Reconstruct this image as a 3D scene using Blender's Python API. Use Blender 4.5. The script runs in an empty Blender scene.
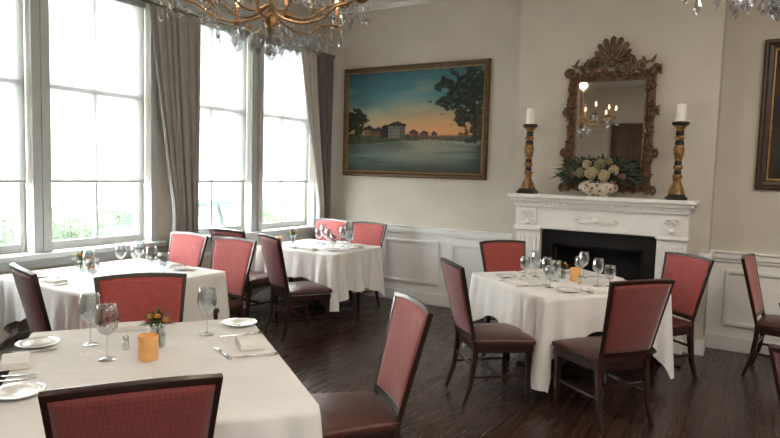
import bpy, math, random
from mathutils import Vector, Matrix, noise
random.seed(7)
S=bpy.context.scene
pi=math.pi
# ------------------------------------------------------------------ materials
def mat(name,col,rough=.5,metal=0,var=.08,vscale=8,bump=0,bscale=60,emit=None,estr=0,spec=.5,coat=0,sheen=0):
    m=bpy.data.materials.new(name); m.use_nodes=True
    nt=m.node_tree; b=nt.nodes['Principled BSDF']
    b.inputs['Roughness'].default_value=rough; b.inputs['Metallic'].default_value=metal
    b.inputs['Specular IOR Level'].default_value=spec
    b.inputs['Coat Weight'].default_value=coat
    b.inputs['Sheen Weight'].default_value=sheen
    tc=nt.nodes.new('ShaderNodeTexCoord')
    n=nt.nodes.new('ShaderNodeTexNoise'); n.inputs['Scale'].default_value=vscale; n.inputs['Detail'].default_value=4
    nt.links.new(tc.outputs['Object'],n.inputs['Vector'])
    r=nt.nodes.new('ShaderNodeValToRGB')
    r.color_ramp.elements[0].position=.3; r.color_ramp.elements[1].position=.7
    r.color_ramp.elements[0].color=(*[c*(1-var) for c in col],1)
    r.color_ramp.elements[1].color=(*[min(1,c*(1+var)) for c in col],1)
    nt.links.new(n.outputs['Fac'],r.inputs['Fac']); nt.links.new(r.outputs['Color'],b.inputs['Base Color'])
    if bump:
        n2=nt.nodes.new('ShaderNodeTexNoise'); n2.inputs['Scale'].default_value=bscale; n2.inputs['Detail'].default_value=3
        nt.links.new(tc.outputs['Object'],n2.inputs['Vector'])
        bp=nt.nodes.new('ShaderNodeBump'); bp.inputs['Strength'].default_value=bump; bp.inputs['Distance'].default_value=.01
        nt.links.new(n2.outputs['Fac'],bp.inputs['Height']); nt.links.new(bp.outputs['Normal'],b.inputs['Normal'])
    if emit:
        b.inputs['Emission Color'].default_value=(*emit,1); b.inputs['Emission Strength'].default_value=estr
    return m
M={}
M['wall']=mat('wall_plaster',(.55,.515,.455),.85,var=.05,vscale=3,bump=.15,bscale=120)
M['ceil']=mat('ceiling_paint',(.75,.73,.69),.9,var=.03)
M['white']=mat('white_paint',(.77,.77,.755),.45,var=.03,vscale=5)
M['trimw']=mat('window_paint',(.44,.48,.48),.5,var=.04,vscale=5)  # white trim with its backlit grey-green shade put into the colour
M['cloth']=mat('tablecloth_linen',(.77,.765,.75),.8,var=.04,vscale=5,bump=.5,bscale=11,sheen=.2)
M['napkin']=mat('napkin_linen',(.82,.81,.78),.85,var=.05,vscale=14,bump=.3,bscale=40)
M['wood']=mat('mahogany_wood',(.024,.009,.006),.28,var=.35,vscale=14,coat=.3)
M['leather']=mat('oxblood_leather',(.070,.024,.019),.34,var=.2,vscale=18,bump=.2,bscale=90)
M['china']=mat('white_china',(.83,.83,.82),.12,var=.02,coat=.5)
M['steel']=mat('polished_cutlery_steel',(.62,.62,.62),.18,metal=1,var=.05)
M['brass']=mat('aged_brass',(.26,.15,.062),.36,metal=.75,var=.35,vscale=25)
M['gild']=mat('antique_gilt_wood',(.135,.078,.042),.45,metal=.45,var=.55,vscale=22,bump=.6,bscale=70)
M['pgold']=mat('picture_frame_bronze',(.10,.058,.028),.4,metal=.4,var=.4,vscale=20,bump=.3,bscale=60)
M['goldlip']=mat('gold_leaf_lip',(.26,.15,.055),.4,metal=.6,var=.3,vscale=30)
M['pdark']=mat('dark_frame_wood',(.040,.025,.014),.4,metal=.2,var=.4,vscale=20)
M['candle']=mat('candle_wax',(.86,.83,.75),.5,var=.02)
M['stick']=mat('turned_antique_gilt',(.25,.135,.045),.4,metal=.35,var=.55,vscale=30,bump=.4,bscale=70)
M['stickb']=mat('black_lacquer',(.014,.011,.010),.35,var=.3,vscale=30)
M['black']=mat('firebox_soot',(.008,.0075,.0075),.8,var=.4,vscale=10)
M['marble']=mat('black_marble',(.009,.009,.010),.4,var=.5,vscale=6,spec=.3)
M['curt']=mat('taupe_curtain',(.30,.29,.275),.9,var=.08,vscale=10,bump=.2,bscale=150,sheen=.3)
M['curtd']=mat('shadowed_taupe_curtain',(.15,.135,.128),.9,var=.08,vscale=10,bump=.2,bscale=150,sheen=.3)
M['sunlit_edge']=mat('sunlit_taupe_curtain',(.58,.56,.53),.9,var=.06,vscale=10,sheen=.3)  # pale copy of the drape: its sunlit inner edge put into the colour
M['rod']=mat('bronze_rod',(.14,.12,.10),.4,metal=.3,var=.2)
M['leafd']=mat('dark_green_leaf',(.020,.030,.018),.6,var=.6,vscale=12)
M['leaf']=mat('fresh_green_leaf',(.05,.12,.025),.5,var=.4,vscale=20)
M['stem']=mat('stem_green',(.03,.06,.02),.6,var=.2)
M['blossw']=mat('cream_petals',(.46,.38,.25),.8,var=.35,vscale=60)
M['blossg']=mat('green_hydrangea_petals',(.24,.22,.12),.8,var=.35,vscale=60)
M['blossp']=mat('dusky_pink_petals',(.24,.12,.09),.7,var=.35,vscale=60)
M['blosso']=mat('orange_petals',(.62,.20,.03),.6,var=.2,vscale=60)
M['blossy']=mat('yellow_petals',(.7,.45,.06),.6,var=.2,vscale=60)
M['sleeve']=mat('candle_sleeve',(.35,.14,.06),.5,var=.2)
M['bulb']=mat('flame_bulb',(1,.8,.5),.3,var=.01,emit=(1,.62,.28),estr=2.5)
M['amber']=mat('amber_votive_glass',(.50,.28,.11),.25,var=.15,vscale=30,emit=(1,.42,.10),estr=.08)  # weak emission puts the candle's glow into the glass
M['wax']=mat('votive_wax',(.8,.6,.35),.4,var=.05,emit=(1,.55,.15),estr=.4)  # emission stands in for candlelight in the wax
M['door']=mat('dark_walnut_door',(.08,.042,.025),.45,var=.35,vscale=5)
M['street']=mat('street_paving',(.30,.30,.29),.9,var=.1)
M['facade']=mat('pale_facade',(.76,.76,.73),.9,var=.08)
M['carp']=mat('dark_green_car_paint',(.014,.026,.018),.6,var=.05,spec=.15)
M['carg']=mat('car_window_glass',(.04,.055,.055),.3,var=.05,spec=.3)
M['tyre']=mat('tyre_rubber',(.01,.01,.01),.8,var=.1)
M['bush']=mat('hedge_leaves',(.050,.068,.045),.9,var=.7,vscale=20,spec=.1)
M['salt']=mat('shaker_steel',(.5,.5,.5),.25,metal=.9,var=.1)
# pressed fold creases on the tablecloths
def creases(m):
    nt=m.node_tree; b=nt.nodes['Principled BSDF']; old=b.inputs['Normal'].links[0].from_socket
    tc=nt.nodes.new('ShaderNodeTexCoord'); br=nt.nodes.new('ShaderNodeTexBrick'); br.offset=0
    br.inputs['Scale'].default_value=1; br.inputs['Brick Width'].default_value=.46; br.inputs['Row Height'].default_value=.62
    br.inputs['Mortar Size'].default_value=.009; br.inputs['Mortar Smooth'].default_value=1
    nt.links.new(tc.outputs['Object'],br.inputs['Vector'])
    bp=nt.nodes.new('ShaderNodeBump'); bp.inputs['Strength'].default_value=.5; bp.inputs['Distance'].default_value=.005; bp.invert=True
    nt.links.new(br.outputs['Fac'],bp.inputs['Height']); nt.links.new(old,bp.inputs['Normal']); nt.links.new(bp.outputs['Normal'],b.inputs['Normal'])
creases(M['cloth'])

# woven fabric with diamond weave
def fabric(name,col,dark):
    m=mat(name,col,.75,var=.12,vscale=30,sheen=.3)
    nt=m.node_tree; b=nt.nodes['Principled BSDF']
    tc=nt.nodes.new('ShaderNodeTexCoord'); mp=nt.nodes.new('ShaderNodeMapping')
    mp.inputs['Rotation'].default_value=(0,.785,0); nt.links.new(tc.outputs['Object'],mp.inputs['Vector'])
    ck=nt.nodes.new('ShaderNodeTexChecker'); ck.inputs['Scale'].default_value=90
    nt.links.new(mp.outputs['Vector'],ck.inputs['Vector'])
    mx=nt.nodes.new('ShaderNodeMix'); mx.data_type='RGBA'; mx.blend_type='MULTIPLY'; mx.inputs[0].default_value=.45
    src=b.inputs['Base Color'].links[0].from_socket
    ck.inputs['Color1'].default_value=(1,1,1,1); ck.inputs['Color2'].default_value=(dark,dark*.8,dark*.8,1)
    nt.links.new(src,mx.inputs[6]); nt.links.new(ck.outputs['Color'],mx.inputs[7]); nt.links.new(mx.outputs[2],b.inputs['Base Color'])
    return m
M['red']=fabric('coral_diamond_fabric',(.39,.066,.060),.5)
M['redback']=fabric('shaded_red_fabric',(.20,.034,.032),.55)  # same red fabric, darkened to put the shade of the rear into it
def glassmat(name,tint,gl=.9):
    m=bpy.data.materials.new(name); m.use_nodes=True; nt=m.node_tree; nt.nodes.clear()
    o=nt.nodes.new('ShaderNodeOutputMaterial'); mx=nt.nodes.new('ShaderNodeMixShader')
    t=nt.nodes.new('ShaderNodeBsdfTransparent'); g=nt.nodes.new('ShaderNodeBsdfGlossy')
    lw=nt.nodes.new('ShaderNodeLayerWeight'); lw.inputs['Blend'].default_value=.35
    mt=nt.nodes.new('ShaderNodeMath'); mt.operation='MULTIPLY_ADD'; mt.inputs[1].default_value=gl; mt.inputs[2].default_value=.06
    ns=nt.nodes.new('ShaderNodeTexNoise'); ns.inputs['Scale'].default_value=3
    cr=nt.nodes.new('ShaderNodeMapRange'); cr.inputs[3].default_value=.01; cr.inputs[4].default_value=.06
    nt.links.new(ns.outputs['Fac'],cr.inputs[0]); nt.links.new(cr.outputs[0],g.inputs['Roughness'])
    t.inputs['Color'].default_value=(*tint,1); g.inputs['Color'].default_value=(.95,.95,.95,1)
    nt.links.new(lw.outputs['Facing'],mt.inputs[0]); nt.links.new(mt.outputs[0],mx.inputs[0])
    nt.links.new(t.outputs[0],mx.inputs[1]); nt.links.new(g.outputs[0],mx.inputs[2]); nt.links.new(mx.outputs[0],o.inputs[0])
    return m
M['glass']=glassmat('stemware_glass',(.86,.89,.90),.9)
M['crystal']=glassmat('crystal_glass',(.76,.78,.81),1.0)
M['pane']=glassmat('window_glass',(.97,.98,.98),.12)
# roller shade
def shade():
    m=bpy.data.materials.new('roller_shade_screen'); m.use_nodes=True; nt=m.node_tree; nt.nodes.clear()
    o=nt.nodes.new('ShaderNodeOutputMaterial'); mx=nt.nodes.new('ShaderNodeMixShader'); mx.inputs[0].default_value=.70
    t=nt.nodes.new('ShaderNodeBsdfTransparent'); t.inputs[0].default_value=(1,.99,.97,1)
    a=nt.nodes.new('ShaderNodeBsdfTranslucent')
    w=nt.nodes.new('ShaderNodeTexNoise'); w.inputs['Scale'].default_value=4
    r=nt.nodes.new('ShaderNodeValToRGB'); r.color_ramp.elements[0].color=(.185,.183,.175,1); r.color_ramp.elements[1].color=(.205,.203,.195,1)
    nt.links.new(w.outputs['Fac'],r.inputs[0]); nt.links.new(r.outputs[0],a.inputs[0])
    nt.links.new(t.outputs[0],mx.inputs[1]); nt.links.new(a.outputs[0],mx.inputs[2]); nt.links.new(mx.outputs[0],o.inputs[0])
    return m
M['shade']=shade()
def floormat():
    m=mat('dark_oak_floor',(.04,.02,.013),.3,var=.5,vscale=3)
    nt=m.node_tree; b=nt.nodes['Principled BSDF']
    tc=nt.nodes.new('ShaderNodeTexCoord'); mp=nt.nodes.new('ShaderNodeMapping'); mp.inputs['Rotation'].default_value=(0,0,pi/2)
    nt.links.new(tc.outputs['Object'],mp.inputs['Vector'])
    br=nt.nodes.new('ShaderNodeTexBrick'); br.inputs['Scale'].default_value=1
    br.inputs['Color1'].default_value=(.046,.022,.014,1); br.inputs['Color2'].default_value=(.026,.013,.009,1); br.inputs['Mortar'].default_value=(.004,.002,.0015,1)
    br.inputs['Mortar Size'].default_value=.004; br.inputs['Brick Width'].default_value=1.4; br.inputs['Row Height'].default_value=.10; br.offset=.37
    nt.links.new(mp.outputs[0],br.inputs['Vector'])
    ns=nt.nodes.new('ShaderNodeTexNoise'); ns.inputs['Scale'].default_value=5; ns.inputs['Detail'].default_value=5
    m2=nt.nodes.new('ShaderNodeMapping'); m2.inputs['Scale'].default_value=(8,.7,1); nt.links.new(tc.outputs['Object'],m2.inputs[0]); nt.links.new(m2.outputs[0],ns.inputs['Vector'])
    mx=nt.nodes.new('ShaderNodeMix'); mx.data_type='RGBA'; mx.blend_type='OVERLAY'; mx.inputs[0].default_value=.6
    nt.links.new(br.outputs['Color'],mx.inputs[6]); nt.links.new(ns.outputs['Fac'],mx.inputs[7]); nt.links.new(mx.outputs[2],b.inputs['Base Color'])
    mr=nt.nodes.new('ShaderNodeMapRange'); mr.inputs[3].default_value=.20; mr.inputs[4].default_value=.36
    nt.links.new(ns.outputs['Fac'],mr.inputs[0]); nt.links.new(mr.outputs[0],b.inputs['Roughness'])
    return m
M['floor']=floormat()
def attrmat(name,rough=.5):
    m=bpy.data.materials.new(name); m.use_nodes=True; nt=m.node_tree; b=nt.nodes['Principled BSDF']; b.inputs['Roughness'].default_value=rough
    b.inputs['Specular IOR Level'].default_value=.3
    a=nt.nodes.new('ShaderNodeVertexColor'); a.layer_name='paint'; nt.links.new(a.outputs['Color'],b.inputs['Base Color'])
    n=nt.nodes.new('ShaderNodeTexNoise'); n.inputs['Scale'].default_value=60
    bp=nt.nodes.new('ShaderNodeBump'); bp.inputs['Strength'].default_value=.2; nt.links.new(n.outputs['Fac'],bp.inputs['Height']); nt.links.new(bp.outputs[0],b.inputs['Normal'])
    return m
M['oil']=attrmat('oil_paint')
M['mirror']=mat('mirror_silvering',(.86,.86,.84),.02,metal=1,var=.03,vscale=3)
def potmat():
    m=mat('painted_porcelain',(.7,.64,.55),.25,var=.03)
    nt=m.node_tree; b=nt.nodes['Principled BSDF']; v=nt.nodes.new('ShaderNodeTexVoronoi'); v.inputs['Scale'].default_value=24
    tc=nt.nodes.new('ShaderNodeTexCoord'); nt.links.new(tc.outputs['Object'],v.inputs['Vector'])
    r=nt.nodes.new('ShaderNodeValToRGB'); r.color_ramp.elements[0].position=.30; r.color_ramp.elements[0].color=(.26,.16,.10,1); r.color_ramp.elements[1].position=.42; r.color_ramp.elements[1].color=(.58,.53,.44,1)
    nt.links.new(v.outputs['Distance'],r.inputs[0]); nt.links.new(r.outputs[0],b.inputs['Base Color']); return m
M['pot']=potmat()

# ------------------------------------------------------------------ mesh helpers
class G:
    def __init__(s): s.v=[]; s.f=[]
    def add(s,v,f,mx=None):
        n=len(s.v)
        s.v+= [tuple(mx@Vector(p)) if mx else tuple(p) for p in v]
        s.f+= [tuple(i+n for i in q) for q in f]; return s
    def box(s,x0,x1,y0,y1,z0,z1,mx=None):
        v=[(x0,y0,z0),(x1,y0,z0),(x1,y1,z0),(x0,y1,z0),(x0,y0,z1),(x1,y0,z1),(x1,y1,z1),(x0,y1,z1)]
        return s.add(v,[(0,3,2,1),(4,5,6,7),(0,1,5,4),(1,2,6,5),(2,3,7,6),(3,0,4,7)],mx)
    def lathe(s,prof,seg=24,c=(0,0,0),mx=None):
        v=[];f=[];n=len(prof)
        for r,z in prof:
            for k in range(seg):
                a=2*pi*k/seg
                v.append((c[0]+r*math.cos(a),c[1]+r*math.sin(a),c[2]+z))
        for i in range(n-1):
            j=(i+1)%n
            for k in range(seg):
                l=(k+1)%seg; f.append((i*seg+k,i*seg+l,j*seg+l,j*seg+k))
        if prof[0][0]>.0011: f.append(tuple(range(seg-1,-1,-1)))
        if prof[-1][0]>.0011: f.append(tuple((n-1)*seg+k for k in range(seg)))
        return s.add(v,f,mx)
    def open_lathe(s,prof,seg=24,c=(0,0,0),mx=None):
        v=[];f=[];n=len(prof)
        for r,z in prof:
            for k in range(seg):
                a=2*pi*k/seg; v.append((c[0]+r*math.cos(a),c[1]+r*math.sin(a),c[2]+z))
        for i in range(n-1):
            for k in range(seg):
                l=(k+1)%seg; f.append((i*seg+k,i*seg+l,(i+1)*seg+l,(i+1)*seg+k))
        return s.add(v,f,mx)
    def tube(s,pts,rad,seg=8,ph=0,flat=1,mx=None):
        pts=[Vector(p) for p in pts]; n=len(pts); v=[];f=[]
        up=Vector((0,0,1))
        t0=(pts[1]-pts[0]).normalized()
        if abs(t0.dot(up))>.9: up=Vector((0,1,0))
        prev=None
        for i,p in enumerate(pts):
            t=(pts[min(i+1,n-1)]-pts[max(i-1,0)]).normalized()
            if prev is None: u=(up-t*up.dot(t)).normalized()
            else: u=(prev-t*prev.dot(t)).normalized()
            prev=u; w=t.cross(u)
            r=rad[i] if isinstance(rad,(list,tuple)) else rad
            for k in range(seg):
                a=2*pi*k/seg+ph; v.append(tuple(p+u*r*math.cos(a)+w*r*flat*math.sin(a)))
        for i in range(n-1):
            for k in range(seg):
                l=(k+1)%seg; f.append((i*seg+k,i*seg+l,(i+1)*seg+l,(i+1)*seg+k))
        f.append(tuple(range(seg-1,-1,-1))); f.append(tuple((n-1)*seg+k for k in range(seg)))
        return s.add(v,f,mx)
    def ell(s,c,r,seg=12,rings=8,mx=None,rough=0):
        v=[];f=[]
        for i in range(rings+1):
            th=pi*i/rings
            for k in range(seg):
                a=2*pi*k/seg
                d=Vector((math.sin(th)*math.cos(a),math.sin(th)*math.sin(a),math.cos(th)))
                q=1+ (rough*noise.noise(d*4+Vector(c)*9) if rough else 0)
                v.append((c[0]+r[0]*d.x*q,c[1]+r[1]*d.y*q,c[2]+r[2]*d.z*q))
        for i in range(rings):
            for k in range(seg):
                l=(k+1)%seg; f.append((i*seg+k,(i+1)*seg+k,(i+1)*seg+l,i*seg+l))
        return s.add(v,f,mx)
    def leaf(s,base,dirv,L,W,curl=.3,nrm=(0,0,1)):
        d=Vector(dirv).normalized(); n=Vector(nrm); n=(n-d*n.dot(d)); n=n.normalized() if n.length>1e-3 else Vector((1,0,0))
        sd=d.cross(n); v=[];f=[]; K=6
        for i in range(K+1):
            t=i/K; w=W*math.sin(pi*min(1,t*.96+.02))**.8*(1-.35*t)
            c=Vector(base)+d*L*t-n*curl*L*t*t
            v+= [tuple(c-sd*w/2+n*w*.18),tuple(c),tuple(c+sd*w/2+n*w*.18)]
        for i in range(K):
            a=i*3; f+=[(a,a+1,a+4,a+3),(a+1,a+2,a+5,a+4)]
        return s.add(v,f)
def ob(name,g,m,parent=None,smooth=False,bevel=0,loc=(0,0,0),rz=0,bseg=2,solid=0,**props):
    me=bpy.data.meshes.new(name); me.from_pydata(g.v,[],g.f); me.update(); me.validate()
    if isinstance(m,str): m=M[m]
    me.materials.append(m)
    if smooth: me.polygons.foreach_set('use_smooth',[True]*len(me.polygons))
    o=bpy.data.objects.new(name,me); S.collection.objects.link(o)
    o.location=loc; o.rotation_euler=(0,0,rz)
    if solid:
        md=o.modifiers.new('solid','SOLIDIFY'); md.thickness=solid
    if bevel:
        md=o.modifiers.new('bevel','BEVEL'); md.width=bevel; md.segments=bseg; md.limit_method='ANGLE'; md.angle_limit=.6
    if parent: o.parent=parent
    for k,v in props.items(): o[k]=v
    return o
def empty(name,loc=(0,0,0),rz=0,**props):
    o=bpy.data.objects.new(name,None); S.collection.objects.link(o); o.empty_display_size=.1
    o.location=loc; o.rotation_euler=(0,0,rz)
    for k,v in props.items(): o[k]=v
    return o
def clone(src,parent=None):
    n=src.copy(); S.collection.objects.link(n)
    if parent: n.parent=parent
    for c in list(src.children): clone(c,n)
    return n
class Proto:
    def __init__(s,root): s.r=root; s.used=False
    def place(s,loc,rz=0,label=None,group=None,scale=1):
        if not s.used: o=s.r; s.used=True
        else: o=clone(s.r)
        o.location=loc; o.rotation_euler=(0,0,rz); o.scale=(scale,)*3
        if label: o['label']=label
        if group: o['group']=group
        return o
def struct(name,g,m,**k):
    return ob(name,g,m,kind='structure',**k)

# ------------------------------------------------------------------ room shell
XW=-4.9; YB=6.5; XR=3.2; YR=-3.2; ZC=3.75
struct('floor',G().box(XW-.3,XR+.2,YR-.2,YB+.2,-.1,0),'floor')
struct('ceiling',G().box(XW-.3,XR+.2,YR-.2,YB+.2,ZC,ZC+.1),'ceil')
struct('wall_back',G().box(XW-.3,XR+.2,YB,YB+.2,0,ZC),'wall')
struct('wall_right',G().box(XR,XR+.2,YR,YB,0,ZC),'wall')
struct('wall_rear',G().box(XW-.3,XR+.2,YR-.2,YR,0,ZC),'wall')
WIN=[(1.70,2.65),(2.80,3.74),(4.12,5.07),(5.26,6.20)]
Z0,Z1,ZM=.87,3.10,1.43
g=G(); g.box(XW-.25,XW,YR,YB,0,Z0); g.box(XW-.25,XW,YR,YB,Z1,ZC)
ys=[YR]+[q for w in WIN for q in w]+[YB]
for i in range(0,len(ys),2): g.box(XW-.25,XW,ys[i],ys[i+1],Z0,Z1)
struct('wall_left',g,'wall')
# window casings and sill (structure trims)
g=G()
for i,(a,b) in enumerate(WIN):
    for s,e in ((a-.075,a),(b,b+.075)):
        g.box(XW,XW+.03,s+.002,e-.002,Z0,Z1+.002); 
for a,b in ((WIN[0][0]-.1,WIN[1][1]+.1),(WIN[2][0]-.1,WIN[3][1]+.1)):
    g.box(XW,XW+.04,a,b,Z1+.003,Z1+.15); g.box(XW,XW+.07,a-.03,b+.03,Z1+.15,Z1+.19)
    g.box(XW-.02,XW+.09,a-.03,b+.03,Z0-.04,Z0)
    g.box(XW,XW+.025,a,b,Z0-.12,Z0-.04)
struct('trim_1',g,'trimw',bevel=.004)
def molding(g,axis,a0,a1,z0,z1,off,th=.02,w=.035):
    # rectangular raised moulding on wall
    for (p,q,r,s) in ((a0,a1,z0,z0+w),(a0,a1,z1-w,z1),(a0,a0+w,z0+w,z1-w),(a1-w,a1,z0+w,z1-w)):
        if axis=='x': g.box(p,q,off-th,off,r,s)
        else: g.box(off,off+th,p,q,r,s)
# wainscot back wall
g=G(); BX0,BX1,YC=-2.17,-.32,6.15
for a,b in ((XW,BX0),(BX1,XR)):
    g.box(a,b,YB-.012,YB,.14,.87)
for a,b in ((-4.80,-4.10),(-3.96,-3.18),(-3.03,-2.28),(-.18,.85),(1.0,2.0)): molding(g,'x',a,b,.24,.77,YB-.012)
struct('trim_2',g,'white',bevel=.005)
g=G()
for a,b in ((XW,BX0),(BX1,XR)):
    g.box(a,b,YB-.045,YB,.87,.94); g.box(a,b,YB-.03,YB,.84,.87); g.box(a,b,YB-.06,YB,.925,.945)
struct('trim_3',g,'white',bevel=.006)
g=G()
for a,b in ((XW,BX0),(BX1,XR)): g.box(a,b,YB-.03,YB,0,.14)
struct('baseboard_back',g,'white',bevel=.006)
g=G(); g.box(XW,XW+.03,YR,YB-.03,0,.14); struct('baseboard_left',g,'white',bevel=.006)
g=G()
for a,b in WIN: molding(g,'y',a,b,.22,.70,XW)
struct('trim_4',g,'white',bevel=.005)
g=G(); 
for k,(d,h) in enumerate(((.14,.05),(.09,.10),(.04,.16))):
    g.box(XW,XR,YB-d,YB,ZC-h,ZC-h+.06 if k else ZC); g.box(XW,XW+d,YR,YB-d,ZC-h,ZC-h+.06 if k else ZC)
struct('trim_5',g,'white',bevel=.01)
# chimney breast with firebox opening
FC=-1.285; fx0,fx1,fz=FC-.43,FC+.43,.94
g=G(); g.box(BX0,fx0,YC,YB,0,ZC); g.box(fx1,BX1,YC,YB,0,ZC); g.box(fx0,fx1,YC,YB,fz,ZC)
struct('wall_chimney',g,'wall')
g=G(); g.box(BX1-.06,BX1+.02,YC-.02,YC,0,.14); g.box(BX1,BX1+.02,YC,YB-.03,0,.14)
g.box(BX1,BX1+.03,YC,YB-.06,.87,.94); g.box(BX1-.07,BX1+.03,YC-.03,YC,.87,.94)
struct('baseboard_chimney',g,'white',bevel=.005)
# rear door seen in mirror
g=G(); g.box(-3.05,-2.05,YR,YR+.05,0,2.9)
for a,b in ((-2.98,-2.58),(-2.52,-2.12)):
    for z0,z1 in ((.15,1.1),(1.25,2.8)):
        for (p,q,r,s) in ((a,b,z0,z0+.05),(a,b,z1-.05,z1),(a,a+.05,z0,z1),(b-.05,b,z0,z1)): g.box(p,q,YR+.05,YR+.075,r,s)
struct('door_1',g,'door')

# ------------------------------------------------------------------ windows
for i,(a,b) in enumerate(WIN):
    g=G(); x0,x1=XW-.14,XW-.09; w=.045
    g.box(x0,x1,a,a+w,Z0,Z1); g.box(x0,x1,b-w,b,Z0,Z1)
    g.box(x0,x1,a+w,b-w,Z0,Z0+.07); g.box(x0,x1,a+w,b-w,Z1-.05,Z1)
    c=(a+b)/2
    g.box(x0,x1,c-.012,c+.012,Z0+.07,Z1-.05)
    for z in (2.22,): g.box(x0,x1,a+w,b-w,z-.02,z+.02)
    wo=struct('window_%d'%(i+1),g,'trimw',bevel=.004)
    ob('window_pane',G().box(XW-.118,XW-.112,a+w,b-w,Z0+.05,Z1-.04),'pane',parent=wo)
    g=G().box(XW-.052,XW-.050,a+.01,b-.01,ZM+.02,Z1-.06)
    sh=empty('roller_shade',(0,0,0),label='cream translucent roller shade lowered halfway over tall window',category='window shade',group='roller shades')
    ob('shade_fabric',g,'shade',parent=sh)
    ob('hem_bar',G().box(XW-.058,XW-.044,a+.01,b-.01,ZM-.002,ZM+.02),'trimw',parent=sh,bevel=.003)
    ob('roller_tube',G().tube([(XW-.05,a+.01,Z1-.035),(XW-.05,b-.01,Z1-.035)],.025,12),'trimw',parent=sh,smooth=True)
# curtains
def curtain(yt,yb,x,zt,folds,label,split=0,m2='curt'):
    nu,nv=120,36
    r=empty('curtain',(0,0,0),label=label,category='curtain',group='taupe window curtains')
    def part(u0,u1,name,m_):
        v=[];f=[]; n=int(nu*(u1-u0))
        for j in range(nv+1):
            t=j/nv; z=zt-(zt-.02)*t
            k=min(1,t/.62)**1.1
            a=yt[0]+(yb[0]-yt[0])*k; b=yt[1]+(yb[1]-yt[1])*k
            for i in range(n+1):
                s=u0+(u1-u0)*i/n; amp=.024*(.6+.4*k)
                ss=s+.02*math.sin(s*13+t*1.5)
                v.append((x+amp*math.cos(ss*folds*2*pi)+.02*math.sin(ss*9+t*2),a+(b-a)*s+.01*math.sin(ss*folds*4*pi),z))
        for j in range(nv):
            for i in range(n):
                q=j*(n+1)+i; f.append((q,q+1,q+n+2,q+n+1))
        ob(name,G().add(v,f),m_,parent=r,smooth=True,solid=.004)
    if split: part(0,split,'sunlit_curtain_edge','sunlit_edge')
    part(split,1,'curtain_fabric',m2)
    for i in range(9):
        y=yt[0]+(yt[1]-yt[0])*(i+.5)/9
        R=.020; g=G().tube([(x+R*math.sin(q),y,zt+.026+R*math.cos(q)) for q in [2*pi*k/12 for k in range(13)]],.003,6)
        ob('curtain_ring',g,'rod',parent=r,smooth=True)
curtain((3.64,4.24),(3.90,4.22),XW+.13,3.03,6.5,'taupe drape gathered between two tall windows')
curtain((5.76,6.40),(6.14,6.41),XW+.13,3.03,6,'taupe drape with painted sunlit edge swept to the corner',.50,'curtd')
for a,b in ((1.4,4.30),(4.42,6.44)):
    r=empty('curtain_rod',(0,0,0),label='slim bronze curtain rod above tall windows',category='curtain rod',group='curtain rods')
    ob('rod',G().tube([(XW+.13,a,3.055),(XW+.13,b,3.055)],.009,12),'rod',parent=r,smooth=True)
    for y in (a,b): ob('finial',G().ell((XW+.13,y,3.055),(.02,.02,.02)),'rod',parent=r,smooth=True)
    for y in (a+.1,b-.06): ob('bracket',G().tube([(XW+.0,y,3.055),(XW+.13,y,3.055)],.006,8),'rod',parent=r)

# ------------------------------------------------------------------ outside
g=G().box(-40,XW-.3,-20,40,-.75,-.65); o=ob('street_ground',g,'street',kind='structure')
g=G()
g.box(-26,-25,-14,44,-.65,17)
o=ob('wall_opposite',g,'facade',kind='structure')
def car(loc):
    r=empty('car',loc,label='dark green car parked on the street outside window',category='car')
    prof=[(-2.1,.35),(-2.1,.75),(-1.95,.9),(-1.55,.95),(-1.15,1.42),(-.3,1.5),(.5,1.44),(1.05,1.0),(1.8,.88),(2.12,.7),(2.12,.35)]
    g=G();v=[];f=[];n=len(prof)
    for s in (-1,1):
        for y,z in prof: v.append((s*(.86 if z<1.1 else .66),y,z))
    for i in range(n):
        j=(i+1)%n; f.append((i,j,n+j,n+i))
    f.append(tuple(range(n-1,-1,-1))); f.append(tuple(range(n,2*n)))
    g.add(v,f); ob('body',g,'carp',parent=r,bevel=.05)
    for s in (-1,1):
        for v in ([(s*.84,-1.35,1.0),(s*.69,-1.08,1.36),(s*.69,-.35,1.42),(s*.84,-.35,1.0)],[(s*.84,-.25,1.0),(s*.69,-.25,1.42),(s*.69,.42,1.37),(s*.84,.92,1.0)]):
            ob('side_window',G().add([(x+s*.02,y,z) for x,y,z in v],[(0,1,2,3)]),'carg',parent=r)
    for sx in (-.8,.8):
        for y in (-1.35,1.35):
            ob('wheel',G().tube([(sx-.1,y,.33),(sx+.1,y,.33)],.33,20),'tyre',parent=r)
car((-10.2,9.2,-.60))
g=G()
for k in range(50):
    y=-4+k*.5; g.ell((-13+random.uniform(-.3,.3),y,-.2+random.uniform(0,.3)),(.5,.5,.6),10,6,rough=.4)
ob('hedge',g,'bush',smooth=True,label='clipped green hedge along the far pavement',category='hedge',kind='stuff')

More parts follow.
